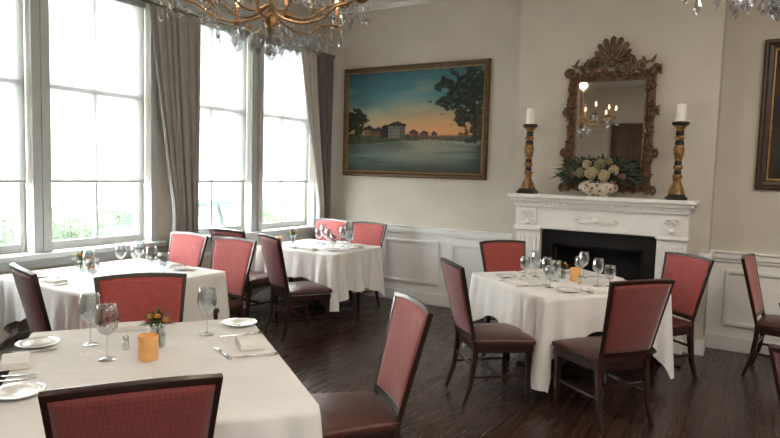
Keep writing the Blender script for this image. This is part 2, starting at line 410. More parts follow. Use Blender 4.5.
# ------------------------------------------------------------------ paintings
def painting(x0,x1,z0,z1,fn,label,fmat,fw,nx,nz,lip=None):
    cx=(x0+x1)/2
    r=empty('painting',(cx,YB,z0),label=label,category='painting')
    w=(x1-x0)/2; h=z1-z0
    def fr(prof):
        v=[];f=[];n=len(prof)
        for cxs,czs in ((-1,0),(1,0),(1,1),(-1,1)):
            for o_,y in prof:
                v.append((cxs*(w-o_),y,o_ if czs==0 else h-o_))
        for c in range(4):
            d=(c+1)%4
            for i in range(n-1): f.append((c*n+i,d*n+i,d*n+i+1,c*n+i+1))
        return G().add(v,f)
    ob('picture_frame',fr([(0,0),(0,-.035),(.012,-.05),(.03,-.05),(.045,-.038),(fw*.75,-.03),(fw-.012,-.034),(fw,-.02),(fw,0)]),fmat,parent=r)
    if lip: ob('gilt_lip',fr([(fw-.016,-.03),(fw-.014,-.038),(fw-.004,-.036),(fw+.002,-.021)]),lip,parent=r)
    me=bpy.data.meshes.new('canvas'); W=w-fw; H=h-2*fw; vs=[];fs=[];cols=[]
    for j in range(nz+1):
        for i in range(nx+1):
            vs.append((-W+2*W*i/nx,-.02,fw+H*j/nz)); cols.append(fn(i/nx,j/nz))
    for j in range(nz):
        for i in range(nx):
            q=j*(nx+1)+i; fs.append((q,q+1,q+nx+2,q+nx+1))
    me.from_pydata(vs,[],fs); at=me.color_attributes.new('paint','FLOAT_COLOR','POINT')
    for i,c in enumerate(cols): at.data[i].color=(*c,1)
    me.materials.append(M['oil']); o=bpy.data.objects.new('canvas',me); S.collection.objects.link(o); o.parent=r
def lin(c): return tuple((x/255)**2.2 for x in c)
def mixc(a,b,t): t=max(0,min(1,t)); return tuple(a[k]*(1-t)+b[k]*t for k in range(3))
def fbm(u,v,s,o=0): return noise.fractal(Vector((u*s,v*s,o)),1,2,4)
def sstep(a,b,x): t=max(0,min(1,(x-a)/(b-a))); return t*t*(3-2*t)
def harbour(u,v):
    hz=.34; su=u+.004*fbm(u,v,40,1); sv=v+.006*fbm(u,v,30,2)
    t=(v-hz)/(1-hz)
    cl=fbm(u*1.2,v*3.2,2.4,8)
    sky=mixc(lin((214,162,116)),lin((166,172,140)),t*2.8)
    sky=mixc(sky,lin((88,140,146)),(t-.26)*2.6)
    sky=mixc(sky,lin((50,98,114)),(t-.60)*2.2+(.3-u)*.5)
    sky=mixc(sky,lin((184,176,146)),max(0,cl*.8+.02)*sstep(0,.25,t)*(1-.7*t))
    sky=mixc(sky,lin((66,106,114)),max(0,-cl*.6)*sstep(.1,.4,t))
    sky=mixc(sky,lin((240,166,108)),max(0,.95-abs(u-.68)*1.5)*max(0,1-t*1.9))
    q=v/hz
    wat=mixc(lin((72,88,80)),lin((136,152,142)),q*1.1)
    wat=mixc(wat,lin((60,92,94)),max(0,fbm(u*.8,v*9,3.2,5))*1.3)
    wat=mixc(wat,lin((176,152,118)),max(0,.55-abs(u-.62))*q*.8)
    c=mixc(wat,sky,sstep(hz-.01,hz+.01,v))
    c=mixc(c,lin((60,70,56)),.85*(1-sstep(.012,.03,abs(sv-hz-.005*fbm(u,0,9)))))
    bank=.335-.07*(1-u)*(1-u)+.012*fbm(u,0,8)
    land=sstep(bank-.02,bank,sv)*(1-sstep(.365+.02*fbm(u,1,12),.385+.02*fbm(u,1,12),sv))*(1-sstep(.52,.62,su))
    c=mixc(c,mixc(lin((50,58,38)),lin((80,82,54)),.5+fbm(u,v,20,4)),land)
    refl=sstep(bank-.17,bank-.03,sv)*(1-sstep(bank-.03,bank,sv))*(1-sstep(.40,.6,su))
    c=mixc(c,lin((50,62,56)),refl*.7)
    for a,b,zb,zt,rf,col in ((.06,.12,.37,.41,.43,(122,98,74)),(.13,.21,.36,.42,.45,(128,98,74)),(.205,.285,.355,.40,.435,(112,70,52)),(.275,.335,.345,.44,.455,(48,38,36)),(.325,.455,.335,.455,.485,(118,112,100)),(.49,.545,.35,.385,.405,(120,74,52)),(.57,.625,.35,.375,.39,(110,84,66)),(.65,.69,.35,.37,.385,(100,82,66))):
        if a<su<b and zb<sv<zt:
            c=lin(col)
            if su>b-(b-a)*.33: c=mixc(c,(0,0,0),.45)
            if (int((su-a)/.013)%2==1) and (int((sv-zb)/.018)%2==1): c=mixc(c,(.01,.01,.01),.5)
            c=tuple(x*(1+.3*fbm(u,v,60,3)) for x in c)
        m_=(a+b)/2
        if a-.006<su<b+.006 and zt<=sv<zt+(rf-zt+.02)*(1-abs(su-m_)/(b-a)*1.2): c=lin((54,42,40))
    if .58<u<.93 and abs(sv-(.325-.012*math.sin(u*9)))<.006: c=lin((76,56,44))
    if .58<u<.93 and .27<v<.325 and (su*46)%1<.10: c=lin((70,54,44))
    d=math.hypot((u-.05)/.12,(v-.50)/.15)+.5*fbm(u,v,18,2)
    c=mixc(c,mixc(lin((34,40,26)),lin((74,76,44)),max(0,fbm(u,v,40))),1-sstep(.7,.9,d))
    if abs(su-.06)<.006 and .36<v<.5: c=lin((46,40,30))
    for cx,cy,rx,ry in ((.93,.78,.17,.24),(.84,.74,.14,.17),(.76,.84,.10,.08),(.96,.52,.10,.28),(.87,.55,.09,.10),(.73,.68,.08,.06)):
        d=math.hypot((u-cx)/rx,(v-cy)/ry)+.75*fbm(u,v,17,6)
        c=mixc(c,mixc(lin((26,38,34)),lin((70,84,62)),max(0,fbm(u,v,34,3)*1.5)),(1-sstep(.75,1.0,d))*.95)
    if abs(su-(.955-.12*(v-.3)**2))<.008 and .28<v<.8: c=lin((44,36,28))
    c=mixc(c,lin((52,58,42)),sstep(.86,1.0,u+.05*fbm(u,v,8,4))*(1-sstep(.18,.32,v))*.85)
    c=mixc(c,lin((42,48,40)),(1-sstep(.02,.14,v+.03*fbm(u,0,7)))*.6)
    k=1+.12*fbm(u,v*2,45,9)
    return tuple(max(0,x*k*.74) for x in c)
painting(-4.61,-2.62,1.53,2.89,harbour,'oil painting of harbour houses at dusk in bronze frame','pgold',.07,260,180,'goldlip')
def dark(u,v):
    n=fbm(u,v,3,4); c=mixc(lin((32,26,20)),lin((66,54,38)),.4+n); 
    d=math.hypot((u-.5)/.3,(v-.5)/.35)+.4*n
    return mixc(c,lin((18,15,12)),max(0,1-d)*1.2)
painting(0.0,1.05,1.53,2.87,dark,'dark old oil painting in heavy bronzed frame with gilt lip','pdark',.10,60,70,'goldlip')

# ------------------------------------------------------------------ fireplace
fp=empty('fireplace',(FC,YC,0),label='white carved classical fireplace mantel with black marble surround',category='fireplace')
W=.87; DZ=.02
g=G(); g.box(-W,W,-.25,0,1.355+DZ,1.395+DZ); ob('mantel_shelf',g,'white',parent=fp,bevel=.01)
g=G(); g.box(-W+.03,W-.03,-.22,0,1.325+DZ,1.355+DZ); g.box(-W+.06,W-.06,-.19,0,1.29,1.325+DZ)
n=46
for k in range(n):
    x=-W+.08+(2*W-.16)*k/(n-1); g.box(x-.011,x+.011,-.205,-.19,1.313,1.34)
ob('cornice',g,'white',parent=fp,bevel=.003)
g=G(); g.box(-.80,.80,-.15,0,1.07,1.29)
ob('frieze',g,'white',parent=fp,bevel=.005)
g=G()  # carved leafy spray
g.ell((0,-.158,1.185),(.035,.018,.035),12,8)
for sx in (-1,1):
    for k in range(9):
        x=sx*(.02+.020*k); z=1.185-.012*math.sin(k*.5)
        for q in (.9,.1,-.8): g.leaf((x,-.158,z),(sx*math.cos(q),-.15,math.sin(q)),.060-.0025*k,.026,.25,(0,-1,0))
        g.ell((x,-.156,z),(.012,.010,.009),8,5)
    g.tube([(sx*.03,-.158,1.20),(sx*.09,-.160,1.215),(sx*.15,-.160,1.20),(sx*.20,-.158,1.165)],.006,6)
ob('leaf_carving',g,'white',parent=fp,smooth=True)
for sx in (-1,1):
    g=G(); a,b=sorted((sx*.545,sx*.80)); g.box(a,b,-.13,0,.12,1.07); g.box(a-.012,b+.012,-.155,0,0,.12)
    g.box(a-.01,b+.01,-.165,0,1.05,1.09)
    for k in range(5):
        x=a+.045+(b-a-.09)*k/4; g.tube([(x,-.13,.16),(x,-.13,.98)],.012,8)
    ob('pilaster',g,'white',parent=fp,bevel=.004)
    g=G(); c=(a+b)/2
    for k in range(7):
        q=pi*k/6; g.leaf((c,-.165,1.13),(math.cos(q),-.1,math.sin(q)*1.1+.1),.10,.035,.1,(0,-1,0))
    g.ell((c,-.165,1.13),(.03,.02,.03)); g.box(c-.09,c+.09,-.165,-.13,1.10,1.27)
    for s2 in (-1,1): g.tube([(c+s2*(.03+.03*math.cos(q)*(1-q/12)),-.18,1.215+.03*math.sin(q)*(1-q/12)) for q in [i*.45 for i in range(16)]],.008,6)
    ob('capital_carving',g,'white',parent=fp)
g=G(); g.box(-.545,-.43,-.06,0,0,1.05); g.box(.43,.545,-.06,0,0,1.05); g.box(-.43,.43,-.06,0,.92,1.05)
ob('marble_surround',g,'marble',parent=fp)
g=G(); g.box(-.43,-.40,0,.33,0,.92); g.box(.40,.43,0,.33,0,.92); g.box(-.43,.43,.30,.33,0,.92); g.box(-.43,.43,0,.33,.89,.92)
g.box(-.40,.40,0,.30,.0,.012)
ob('firebox',g,'black',parent=fp)
g=G(); g.box(-.36,.36,-.015,-.005,.02,.04); g.box(-.36,.36,-.015,-.005,.60,.62)
for k in range(25): g.box(-.36+.03*k-.003,-.36+.03*k+.003,-.013,-.007,.04,.60)
ob('fire_screen',g,'stickb',parent=fp)
ob('hearth_slab',G().box(-.85,.85,-.55,-.16,0,.02),'marble',parent=fp,bevel=.004)

# mirror
SH=1.396+DZ
mr=empty('wall_mirror',(FC+.05,YC,1.44),label='ornate carved gilt mirror with shell crest above mantel',category='mirror')
mh=1.20; mw=.425
ob('mirror_glass',G().box(-.33,.33,-.03,-.02,.09,1.11),'mirror',parent=mr)
g=G()
for o_,t,y in ((0,.025,-.055),(.025,.045,-.036),(.068,.022,-.06)):
    a,b=mw-.03-o_,mw-.03-o_-t
    for (p,q,r,s) in ((-a,a,.03+o_,.03+o_+t),(-a,a,mh-.03-o_-t,mh-.03-o_),(-a,-b,.03+o_,mh-.03-o_),(b,a,.03+o_,mh-.03-o_)): g.box(p,q,y,0,r,s)
ob('mirror_frame',g,'gild',parent=mr,bevel=.006)
def scroll(g,cx,cz,R,turn,sg,th,y=-.06,n=22):
    pts=[];rad=[]
    for i in range(n):
        t=i/(n-1); a=th+sg*t*turn*2*pi; r=R*(1-.82*t)
        pts.append((cx+r*math.cos(a),y-.015*t,cz+r*math.sin(a))); rad.append(.004+.009*math.sin(pi*min(1,t*.8+.15)))
    g.tube(pts,rad,6)
g=G()
per=[]
for k in range(9): 
    z=.055+(mh-.11)*k/8
    for sx in (-1,1): per.append((sx*(mw-.062),z,sx))
for k in range(1,7):
    x=-mw+.065+(2*mw-.13)*k/7
    per.append((x,.06,1 if x>0 else -1)); per.append((x,mh-.06,1 if x>0 else -1))
for x,z,s in per:
    scroll(g,x,z,.042,1.4,s,random.uniform(0,6.28)); scroll(g,x+.01*s,z+.04,.028,1.2,-s,random.uniform(0,6.28))
    for k in range(6):
        q=random.uniform(0,2*pi); g.leaf((x,-.05,z),(math.cos(q),-.25,math.sin(q)),random.uniform(.04,.062),.026,.35,(0,-1,0))
    g.ell((x,-.075,z),(.014,.012,.014),8,6)
for sx in (-1,1):   # corner ears and outer flourishes
    for z in (.05,mh*.33,mh*.66,mh-.03):
        scroll(g,sx*(mw-.015),z,.042,1.5,sx,pi/2 if z>.6 else -pi/2)
        g.leaf((sx*(mw-.03),-.04,z),(sx*.6,-.1,.6),.065,.035,.4,(0,-1,0)); g.leaf((sx*(mw-.03),-.04,z),(sx*.6,-.1,-.6),.065,.035,.4,(0,-1,0))
ob('carved_scrollwork',g,'gild',parent=mr,smooth=True)
g=G()
cz=mh+.02
for k in range(9):
    q=pi*(.10+.80*k/8); L=.10+.14*math.sin(q)
    pts=[(math.cos(q)*L*t,-.045-.035*math.sin(pi*t),cz+.02+math.sin(q)*L*t) for t in [i/8 for i in range(9)]]
    g.tube(pts,[.010+.015*t for t in [i/8 for i in range(9)]],8)
    g.leaf((math.cos(q)*L*.9,-.055,cz+.02+math.sin(q)*L*.9),(math.cos(q),-.1,math.sin(q)),.045,.055,.2,(0,-1,0))
g.ell((0,-.07,cz+.02),(.045,.03,.04),12,8)
for sx in (-1,1):
    scroll(g,sx*.15,cz+.02,.070,1.6,-sx,pi/2,n=28); scroll(g,sx*.27,cz-.01,.045,1.4,sx,pi/2,n=24)
    for k in range(7):
        q=random.uniform(.2,2.9); g.leaf((sx*(.08+.045*k),-.045,cz),(math.cos(q)+sx*.4,-.2,math.sin(q)),.09,.035,.4,(0,-1,0))
ob('shell_crest',g,'gild',parent=mr,smooth=True)

# candlesticks
cs=empty('candlestick',(0,0,0),label='tall turned black and gilt candlestick with ivory pillar candle',category='candlestick')
g=G(); g.box(-.085,.085,-.085,.085,0,.03); g.box(-.07,.07,-.07,.07,.03,.05); ob('base',g,'stickb',parent=cs,bevel=.004)
g=G()
v=[];f=[]
for z,r in ((.05,.066),(.10,.055),(.16,.030),(.20,.036)):
    for k in range(3):
        a_=2*pi*k/3-pi/2; 
        for q in (-.45,0,.45): v.append((r*1.12*math.cos(a_+q),r*1.12*math.sin(a_+q),z))
for j in range(3):
    for k in range(9): l=(k+1)%9; f.append((j*9+k,j*9+l,(j+1)*9+l,(j+1)*9+k))
f.append(tuple(27+k for k in range(9)))
g.add(v,f); ob('gilt_pedestal',g,'stick',parent=cs,bevel=.006)
g=G(); g.lathe([(.03,.19),(.044,.20),(.046,.215),(.026,.23),(.022,.26),(.040,.28),(.042,.30),(.025,.315),(.024,.34),(.042,.40),(.048,.45),(.034,.50),(.026,.53),(.044,.545),(.044,.56),(.028,.575),(.026,.60),(.036,.635),(.060,.665),(.068,.675),(.068,.69),(.02,.692),(.0005,.694)],20)
ob('turned_shaft',g,'stick',parent=cs,smooth=True)
for prof in ([(.030,.228),(.031,.245),(.030,.262)],[(.030,.31),(.032,.325),(.031,.345)],[(.038,.49),(.040,.505),(.034,.53)],[(.032,.572),(.034,.59),(.033,.615)],[(.062,.662),(.073,.676),(.073,.692),(.060,.695)]): ob('black_collar',G().lathe(prof,20),'stickb',parent=cs,smooth=True)
ob('pillar_candle',G().lathe([(.042,.695),(.044,.70),(.043,.845),(.039,.852),(.003,.846),(.0015,.862),(.0005,.862)],20),'candle',parent=cs,smooth=True)
P=Proto(cs)
P.place((-1.975,6.0,SH),0,group='mantel candlesticks'); P.place((-.60,6.0,SH),.2,group='mantel candlesticks')

# mantel flower arrangement
fa=empty('flower_arrangement',(FC+.01,5.965,SH),label='muted cream flowers with dark wispy foliage in patterned porcelain bowl',category='flower arrangement')
g=G().lathe([(.05,0),(.058,.008),(.055,.02),(.085,.035),(.112,.065),(.116,.09),(.108,.12),(.098,.14),(.104,.15),(.092,.15),(.088,.12),(.0005,.11)],32)
g.v=[(x*1.6,y*.72,z) for x,y,z in g.v]
ob('bowl',g,'pot',parent=fa,smooth=True)
g=G()
for k in range(420):
    q=random.uniform(0,2*pi); el=random.uniform(-.30,1.2); 
    d=Vector((math.cos(q)*math.cos(el)*1.75,math.sin(q)*math.cos(el)*.35,math.sin(el)*.85+.04))
    L=random.uniform(.18,.34) if abs(d.x)>.9 else random.uniform(.12,.26)
    b=Vector((0,-.02,.18))+d*random.uniform(.05,.20)
    g.leaf(b,d+Vector((random.uniform(-.7,.7),random.uniform(-.5,-.1),random.uniform(-.7,.7))),L*.38,random.uniform(.014,.034),random.uniform(.1,.8),(random.uniform(-.6,.6),-1,.4))
g.v=[(x,max(-.20,min(y,.06)),max(z,.01+.1*max(0,1-abs(x)/.3)) if abs(x)>.1 else max(z,.13)) for x,y,z in g.v]
ob('foliage',g,'leafd',parent=fa,smooth=True)
g=G()
for k in range(22):
    q=random.uniform(0,2*pi); d=Vector((math.cos(q)*1.3,-abs(math.sin(q))*.2,random.uniform(.0,.7)))
    g.tube([(0,0,.11),tuple(Vector((0,0,.16))+d*.12),tuple(Vector((0,0,.16))+d*.34+Vector((0,0,-.02)))],[.004,.003,.002],5)
ob('stems',g,'stem',parent=fa)
for x,y,z,r,m_ in ((-.05,-.10,.22,.062,'blossw'),(.07,-.11,.20,.056,'blossw'),(-.15,-.08,.22,.050,'blossg'),(.15,-.08,.25,.050,'blossw'),(.02,-.07,.30,.058,'blossg'),(-.10,-.06,.30,.045,'blossw'),(.22,-.06,.19,.035,'blossp'),(-.23,-.06,.20,.035,'blossp'),(.10,-.06,.33,.038,'blossg')):
    g=G(); rr_=random.Random(int(x*1000))
    for k in range(110):
        ph=math.acos(1-2*(k+.5)/110); th=k*2.4
        d=Vector((math.cos(th)*math.sin(ph),math.sin(th)*math.sin(ph),math.cos(ph)))
        j=.72+.24*rr_.random(); g.ell(tuple(Vector((x,y,z))+d*r*j),(r*.17,r*.17,r*.15),5,3)
    g.ell((x,y,z),(r*.7,r*.7,r*.7),8,6)
    ob('blossom',g,m_,parent=fa,smooth=True)

# ------------------------------------------------------------------ chair
def build_chair():
    r=empty('dining_chair',(0,0,0),label='mahogany dining chair with red upholstered back and leather seat',category='chair')
    def pt(s,h,o_):
        w=.195+.050*max(h,0)**1.2; bow=-.022*(1-s*s)
        return (s*w,-.205-.125*h+bow+o_*.97,.44+.53*h+.012*(1-s*s)*h+o_*.238)
    def slab(g,s0,s1,h0,h1,o0,o1,n=10,m=10,dome=0,dd=1):
        v=[];f=[]
        for side in (0,1):
            for j in range(m+1):
                for i in range(n+1):
                    s=s0+(s1-s0)*i/n; h=h0+(h1-h0)*j/m
                    e=(1-abs(2*i/n-1)**4)*(1-abs(2*j/m-1)**4)
                    v.append(pt(s,h,o1+dome*e if side else o0))
        N=(n+1)*(m+1)
        for j in range(m):
            for i in range(n):
                q=j*(n+1)+i
                a=(q,q+1,q+n+2,q+n+1); b=tuple(x+N for x in a)
                f.append(a); f.append(b[::-1])
        for i in range(n):
            f.append((i,i+N,i+1+N,i+1)); q=m*(n+1)+i; f.append((q,q+1,q+1+N,q+N))
        for j in range(m):
            q=j*(n+1); f.append((q,q+n+1,q+n+1+N,q+N)); q+=n; f.append((q,q+N,q+n+1+N,q+n+1))
        g.add(v,f)
    br=empty('backrest',(0,0,0)); br.parent=r
    g=G(); slab(g,-1,-.92,-.06,1,-.013,.013,2,14); slab(g,.92,1,-.06,1,-.013,.013,2,14); slab(g,-1,1,.958,1.0,-.013,.013,14,2); slab(g,-.92,.92,.06,.12,-.012,.012,10,2)
    ob('back_frame',g,'wood',parent=br,bevel=.003)
    g=G(); slab(g,-.935,.935,.10,.968,-.004,.010,14,14,dome=.016)
    ob('back_pad',g,'red',parent=br,smooth=True)
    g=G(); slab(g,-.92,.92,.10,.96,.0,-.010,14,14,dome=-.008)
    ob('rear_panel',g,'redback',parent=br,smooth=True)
    # seat cushion
    def cush(g,z0,z1,wf,wb,y0,y1,dome,n=12,inset=0):
        v=[];f=[]
        for j in range(n+1):
            for i in range(n+1):
                a=2*i/n-1; b=2*j/n-1; y=(y0+y1)/2+(y1-y0)/2*b; w=wb+(wf-wb)*(b+1)/2
                yy=y+(.018*(1-a*a) if b>0 else 0)*b
                e=(1-abs(a)**3.5)*(1-abs(b)**3.5); v.append((a*w,yy,z1+dome*e))
        N=len(v); v+=[(x,y,z0) for x,y,z in v]
        for j in range(n):
            for i in range(n):
                q=j*(n+1)+i; f.append((q,q+1,q+n+2,q+n+1)); f.append((q+N,q+n+1+N,q+n+2+N,q+1+N))
        for i in range(n):
            f.append((i,i+N,i+1+N,i+1)); q=n*(n+1)+i; f.append((q,q+1,q+1+N,q+N))
            q=i*(n+1); f.append((q,q+n+1,q+n+1+N,q+N)); q+=n; f.append((q,q+N,q+n+1+N,q+n+1))
        g.add(v,f)
    g=G(); cush(g,.425,.462,.25,.205,-.21,.225,.028)
    ob('seat',g,'leather',parent=r,smooth=True,bevel=.012,bseg=3)
    g=G(); cush(g,.37,.424,.238,.198,-.20,.212,0,6)
    ob('seat_rail',g,'wood',parent=r,bevel=.004)
    for sx in (-1,1):
        ob('leg',G().tube([(sx*.215,.185,.40),(sx*.213,.187,.3),(sx*.210,.190,0)],[.028,.026,.017],4,pi/4),'wood',parent=r,bevel=.003)
        ob('leg',G().tube([(sx*.188,-.196,.46),(sx*.19,-.20,.33),(sx*.193,-.225,.15),(sx*.197,-.275,0)],[.026,.026,.022,.017],4,pi/4),'wood',parent=r,bevel=.003)
        ob('stretcher',G().tube([(sx*.210,.188,.20),(sx*.192,-.215,.20)],.013,4,pi/4),'wood',parent=r)
    ob('stretcher',G().tube([(-.20,-.02,.20),(.20,-.02,.20)],.013,4,pi/4),'wood',parent=r)
    ob('stretcher',G().tube([(-.19,-.205,.27),(.19,-.205,.27)],.012,4,pi/4),'wood',parent=r)
    return Proto(r)
CH=build_chair()
def chair(x,y,fx,fy,label=None,group='dining chairs',org=False):
    # (x,y) = top of backrest; (fx,fy) = facing
    l=math.hypot(fx,fy); fx/=l; fy/=l
    return CH.place((x+fx*.33,y+fy*.33,0),math.atan2(fy,fx)-pi/2,label,group)

# ------------------------------------------------------------------ tables + cloths
def table(cx,cy,ang,hx,hy,label,drops=(.3,.3,.3,.3),corner=.62,seed=0):
    r=empty('dining_table',(cx,cy,0),ang,label='pedestal dining table hidden under white linen cloth',category='table',group='dining tables')
    ob('tabletop',G().box(-hx+.012,hx-.012,-hy+.012,hy-.012,.715,.748),'wood',parent=r,bevel=.004)
    ob('pedestal',G().lathe([(.06,.05),(.05,.10),(.035,.2),(.035,.5),(.05,.66),(.10,.715)],16),'stickb',parent=r,smooth=True)
    g=G()
    for a in (0,pi/2):
        g.box(-.36,.36,-.035,.035,.0,.05,Matrix.Rotation(a+pi/4,4,'Z'))
    ob('base',g,'stickb',parent=r,bevel=.006)
    rc=.02; per=[]
    sides=[((1,0),(0,1),hx,hy),((0,1),(-1,0),hy,hx),((-1,0),(0,-1),hx,hy),((0,-1),(1,0),hy,hx)]
    N=64
    for k,(n,t,hn,ht) in enumerate(sides):
        for i in range(N+1):
            s=-1+2*i/N; per.append((n[0]*hn+t[0]*s*(ht-rc),n[1]*hn+t[1]*s*(ht-rc),n[0],n[1],s,drops[k],k))
        n2=sides[(k+1)%4][0]; cxx=n[0]*(hn-rc)+t[0]*(ht-rc); cyy=n[1]*(hn-rc)+t[1]*(ht-rc)
        for i in range(1,6):
            a=pi/2*i/6; dx=n[0]*math.cos(a)+n2[0]*math.sin(a); dy=n[1]*math.cos(a)+n2[1]*math.sin(a)
            w=i/6; per.append((cxx+dx*rc,cyy+dy*rc,dx,dy,1.0,drops[k]*(1-w)+drops[(k+1)%4]*w,k))
    K=16; v=[];f=[];n=len(per); rnd=random.Random(seed); ph=[rnd.uniform(0,6.28) for _ in range(8)]
    for j in range(K+1):
        q=j/K
        for i,(x,y,nx,ny,s,dr,k) in enumerate(per):
            cw=abs(s)**7; D=dr+(corner-dr)*(.25*abs(s)**1.5+.75*abs(s)**5)
            fold=math.sin(s*9+ph[k])*.022+math.sin(s*19+ph[k+4])*.014
            pinch=-.125*math.exp(-((abs(s)-.84)/.055)**2)+.045*math.exp(-((abs(s)-.70)/.06)**2)-.03*math.exp(-((abs(s)-.55)/.06)**2)
            out=.004*(q>0)+q*(.018+.040*cw+fold*(1-cw)*1.2+pinch*.8)*min(1,D/.4)
            if abs(s)<.5: out=max(out,.003 if q>0 else 0)
            hang=(.018*math.sin(s*9+ph[k]+1)+.012*math.sin(s*4+ph[k+4]))*q
            v.append((x+nx*out,y+ny*out,.753-D*q**1.0-hang+ (.0 if q else 0)))
    for j in range(K):
        for i in range(n):
            l=(i+1)%n; f.append((j*n+i,(j+1)*n+i,(j+1)*n+l,j*n+l))
    f.append(tuple(range(n)))
    g=G().add(v,f)
    o=ob('tablecloth',g,'cloth',loc=(cx,cy,0),rz=ang,label=label,category='tablecloth',group='white tablecloths')
    o.data.polygons.foreach_set('use_smooth',[True]*(len(f)-1)+[False]); 
    o.data.update()
AD=math.atan2(-.63,.78)
AF=math.atan2(-.58,.81)
table(-2.155,1.66,AF,.69,.535,'large white linen tablecloth set for diners',(.30,.34,.26,.30),.62,1)
table(-1.26,4.89,AD,.54,.565,'white linen tablecloth draped near the fireplace',(.28,.33,.26,.28),.66,2)
table(-4.19,2.90,0,.56,.60,'white linen tablecloth beside the tall windows',(.42,.25,.3,.25),.62,3)
table(-4.08,5.33,0,.52,.45,'white linen tablecloth in the window corner',(.42,.26,.3,.28),.58,4)
table(1.04,3.36,AD,.555,.575,'white linen tablecloth partly out of view',(.33,.33,.26,.26),.62,5)

a=(.81,-.58); b=(.58,.81); A=(.78,-.63); B=(.63,.78)
chair(-1.49,1.09,-a[0],-a[1],'mahogany dining chair with red back tucked against table')
chair(-1.39,2.56,-.66,-.75,'mahogany chair with salmon red back pulled out from table')
chair(-2.95,2.20,a[0],a[1],'red backed dining chair tucked under table')
chair(-3.66,1.92,.25,1,'dark backed dining chair at window table')
chair(-3.88,3.84,.05,-1,'red backed dining chair at window table')
chair(-4.46,3.84,0,-1,'red backed dining chair beside the window')
chair(-3.85,4.24,.42,.9,'dark backed dining chair at corner table')
chair(-4.50,4.34,0,1,'dark backed dining chair beside window and corner table')
chair(-3.96,6.14,0,-1,'red backed dining chair against the wainscot')
chair(-4.53,6.14,0,-1,'red backed dining chair in the corner')
chair(-1.80,3.87,.73,.68,'mahogany dining chair with red back seen in profile')
chair(-.55,3.97,-A[0],-A[1],'mahogany dining chair seen from behind')
chair(-.43,5.56,-B[0],-B[1],'red backed dining chair beside the mantel')
chair(-2.0,5.42,A[0],A[1],'red backed dining chair tucked by the fireplace')
chair(-.01,5.92,1,-.15,'dark mahogany chair near the wainscot')
chair(.28,2.60,B[0],B[1],'red backed dining chair partly out of view')
chair(.31,3.94,A[0],A[1],'red backed dining chair partly out of view')

# ------------------------------------------------------------------ tableware
ZT=.7545
def proto_plate():
    r=empty('plate',label='small round white china bread plate',category='plate')
    ob('plate_body',G().lathe([(.0005,.004),(.045,.004),(.05,.006),(.062,.010),(.088,.015),(.091,.017),(.088,.0185),(.062,.014),(.05,.010),(.0005,.008)],36),'china',parent=r,smooth=True)
    return Proto(r)
def proto_glass():
    r=empty('wine_glass',label='clear stemmed wine glass standing on tablecloth',category='wine glass')
    ob('foot',G().lathe([(.0005,.0),(.034,.0),(.036,.002),(.02,.005),(.006,.009),(.0005,.01)],24),'glass',parent=r,smooth=True)
    ob('glass_stem',G().lathe([(.006,.008),(.0035,.02),(.0032,.08),(.006,.095),(.0005,.098)],12),'glass',parent=r,smooth=True)
    g=G().open_lathe([(.0008,.094),(.012,.097),(.028,.110),(.039,.130),(.043,.152),(.042,.175),(.037,.200),(.033,.218)],28)
    ob('bowl',g,'glass',parent=r,smooth=True,solid=.0012)
    return Proto(r)
def proto_goblet():
    r=empty('water_goblet',label='short clear water goblet on tablecloth',category='glass')
    ob('foot',G().lathe([(.0005,.0),(.034,.0),(.036,.002),(.02,.005),(.007,.01),(.0005,.011)],24),'glass',parent=r,smooth=True)
    ob('glass_stem',G().lathe([(.007,.009),(.005,.02),(.005,.045),(.009,.058),(.0005,.06)],12),'glass',parent=r,smooth=True)
    g=G().open_lathe([(.0008,.058),(.014,.060),(.032,.072),(.042,.095),(.044,.12),(.041,.145),(.038,.165)],28)
    ob('bowl',g,'glass',parent=r,smooth=True,solid=.0015)
    return Proto(r)
def proto_napkin():
    r=empty('napkin',label='folded white linen napkin on tablecloth',category='napkin')
    g=G();
    for k in range(4):
        w=.095-.002*k; g.box(-w,w-.003*k,-.055+.001*k,.055-.002*k,.002+.0055*k,.0068+.0055*k)
    ob('folded_linen',g,'napkin',parent=r,bevel=.002)
    return Proto(r)
def proto_knife():
    r=empty('knife',label='polished steel table knife',category='knife')
    ob('handle',G().tube([(0,-.11,.005),(0,-.06,.006),(0,-.01,.005)],[.006,.0065,.004],8,flat=1.3),'steel',parent=r,smooth=True)
    v=[(-.006,-.01,.005),(.006,-.01,.005),(.010,.05,.004),(.009,.09,.004),(.0,.115,.004),(-.006,.09,.004)]
    v2=[(x,y,z-.002) for x,y,z in v]
    ob('blade',G().add(v+v2,[tuple(range(6)),tuple(range(11,5,-1))]+[(i,(i+1)%6+0,(i+1)%6+6,i+6) for i in range(6)]),'steel',parent=r)
    return Proto(r)
def proto_fork():
    r=empty('fork',label='polished steel table fork',category='fork')
    ob('handle',G().tube([(0,-.10,.004),(0,-.06,.006),(0,.0,.005),(0,.035,.006)],[.007,.006,.003,.005],8,flat=1.2),'steel',parent=r,smooth=True)
    g=G(); g.box(-.012,.012,.03,.05,.005,.007)
    for k in range(4): g.tube([(-.0105+.007*k,.048,.006),(-.0105+.007*k,.075,.004),(-.0105+.007*k,.098,.007)],[.0018,.0016,.001],5)
    ob('tines',g,'steel',parent=r)
    return Proto(r)
def proto_votive():
    r=empty('votive_candle',label='amber glass votive holder with lit candle',category='candle')
    ob('holder',G().open_lathe([(.0005,.001),(.033,.001),(.037,.006),(.038,.095),(.036,.098),(.035,.094),(.034,.012),(.0005,.012)],28),'amber',parent=r,smooth=True)
    ob('wax',G().lathe([(.0005,.013),(.032,.013),(.032,.05),(.0005,.048)],20),'wax',parent=r,smooth=True)
    ob('flame',G().ell((0,0,.066),(.004,.004,.012),8,6),'bulb',parent=r,smooth=True)
    return Proto(r)
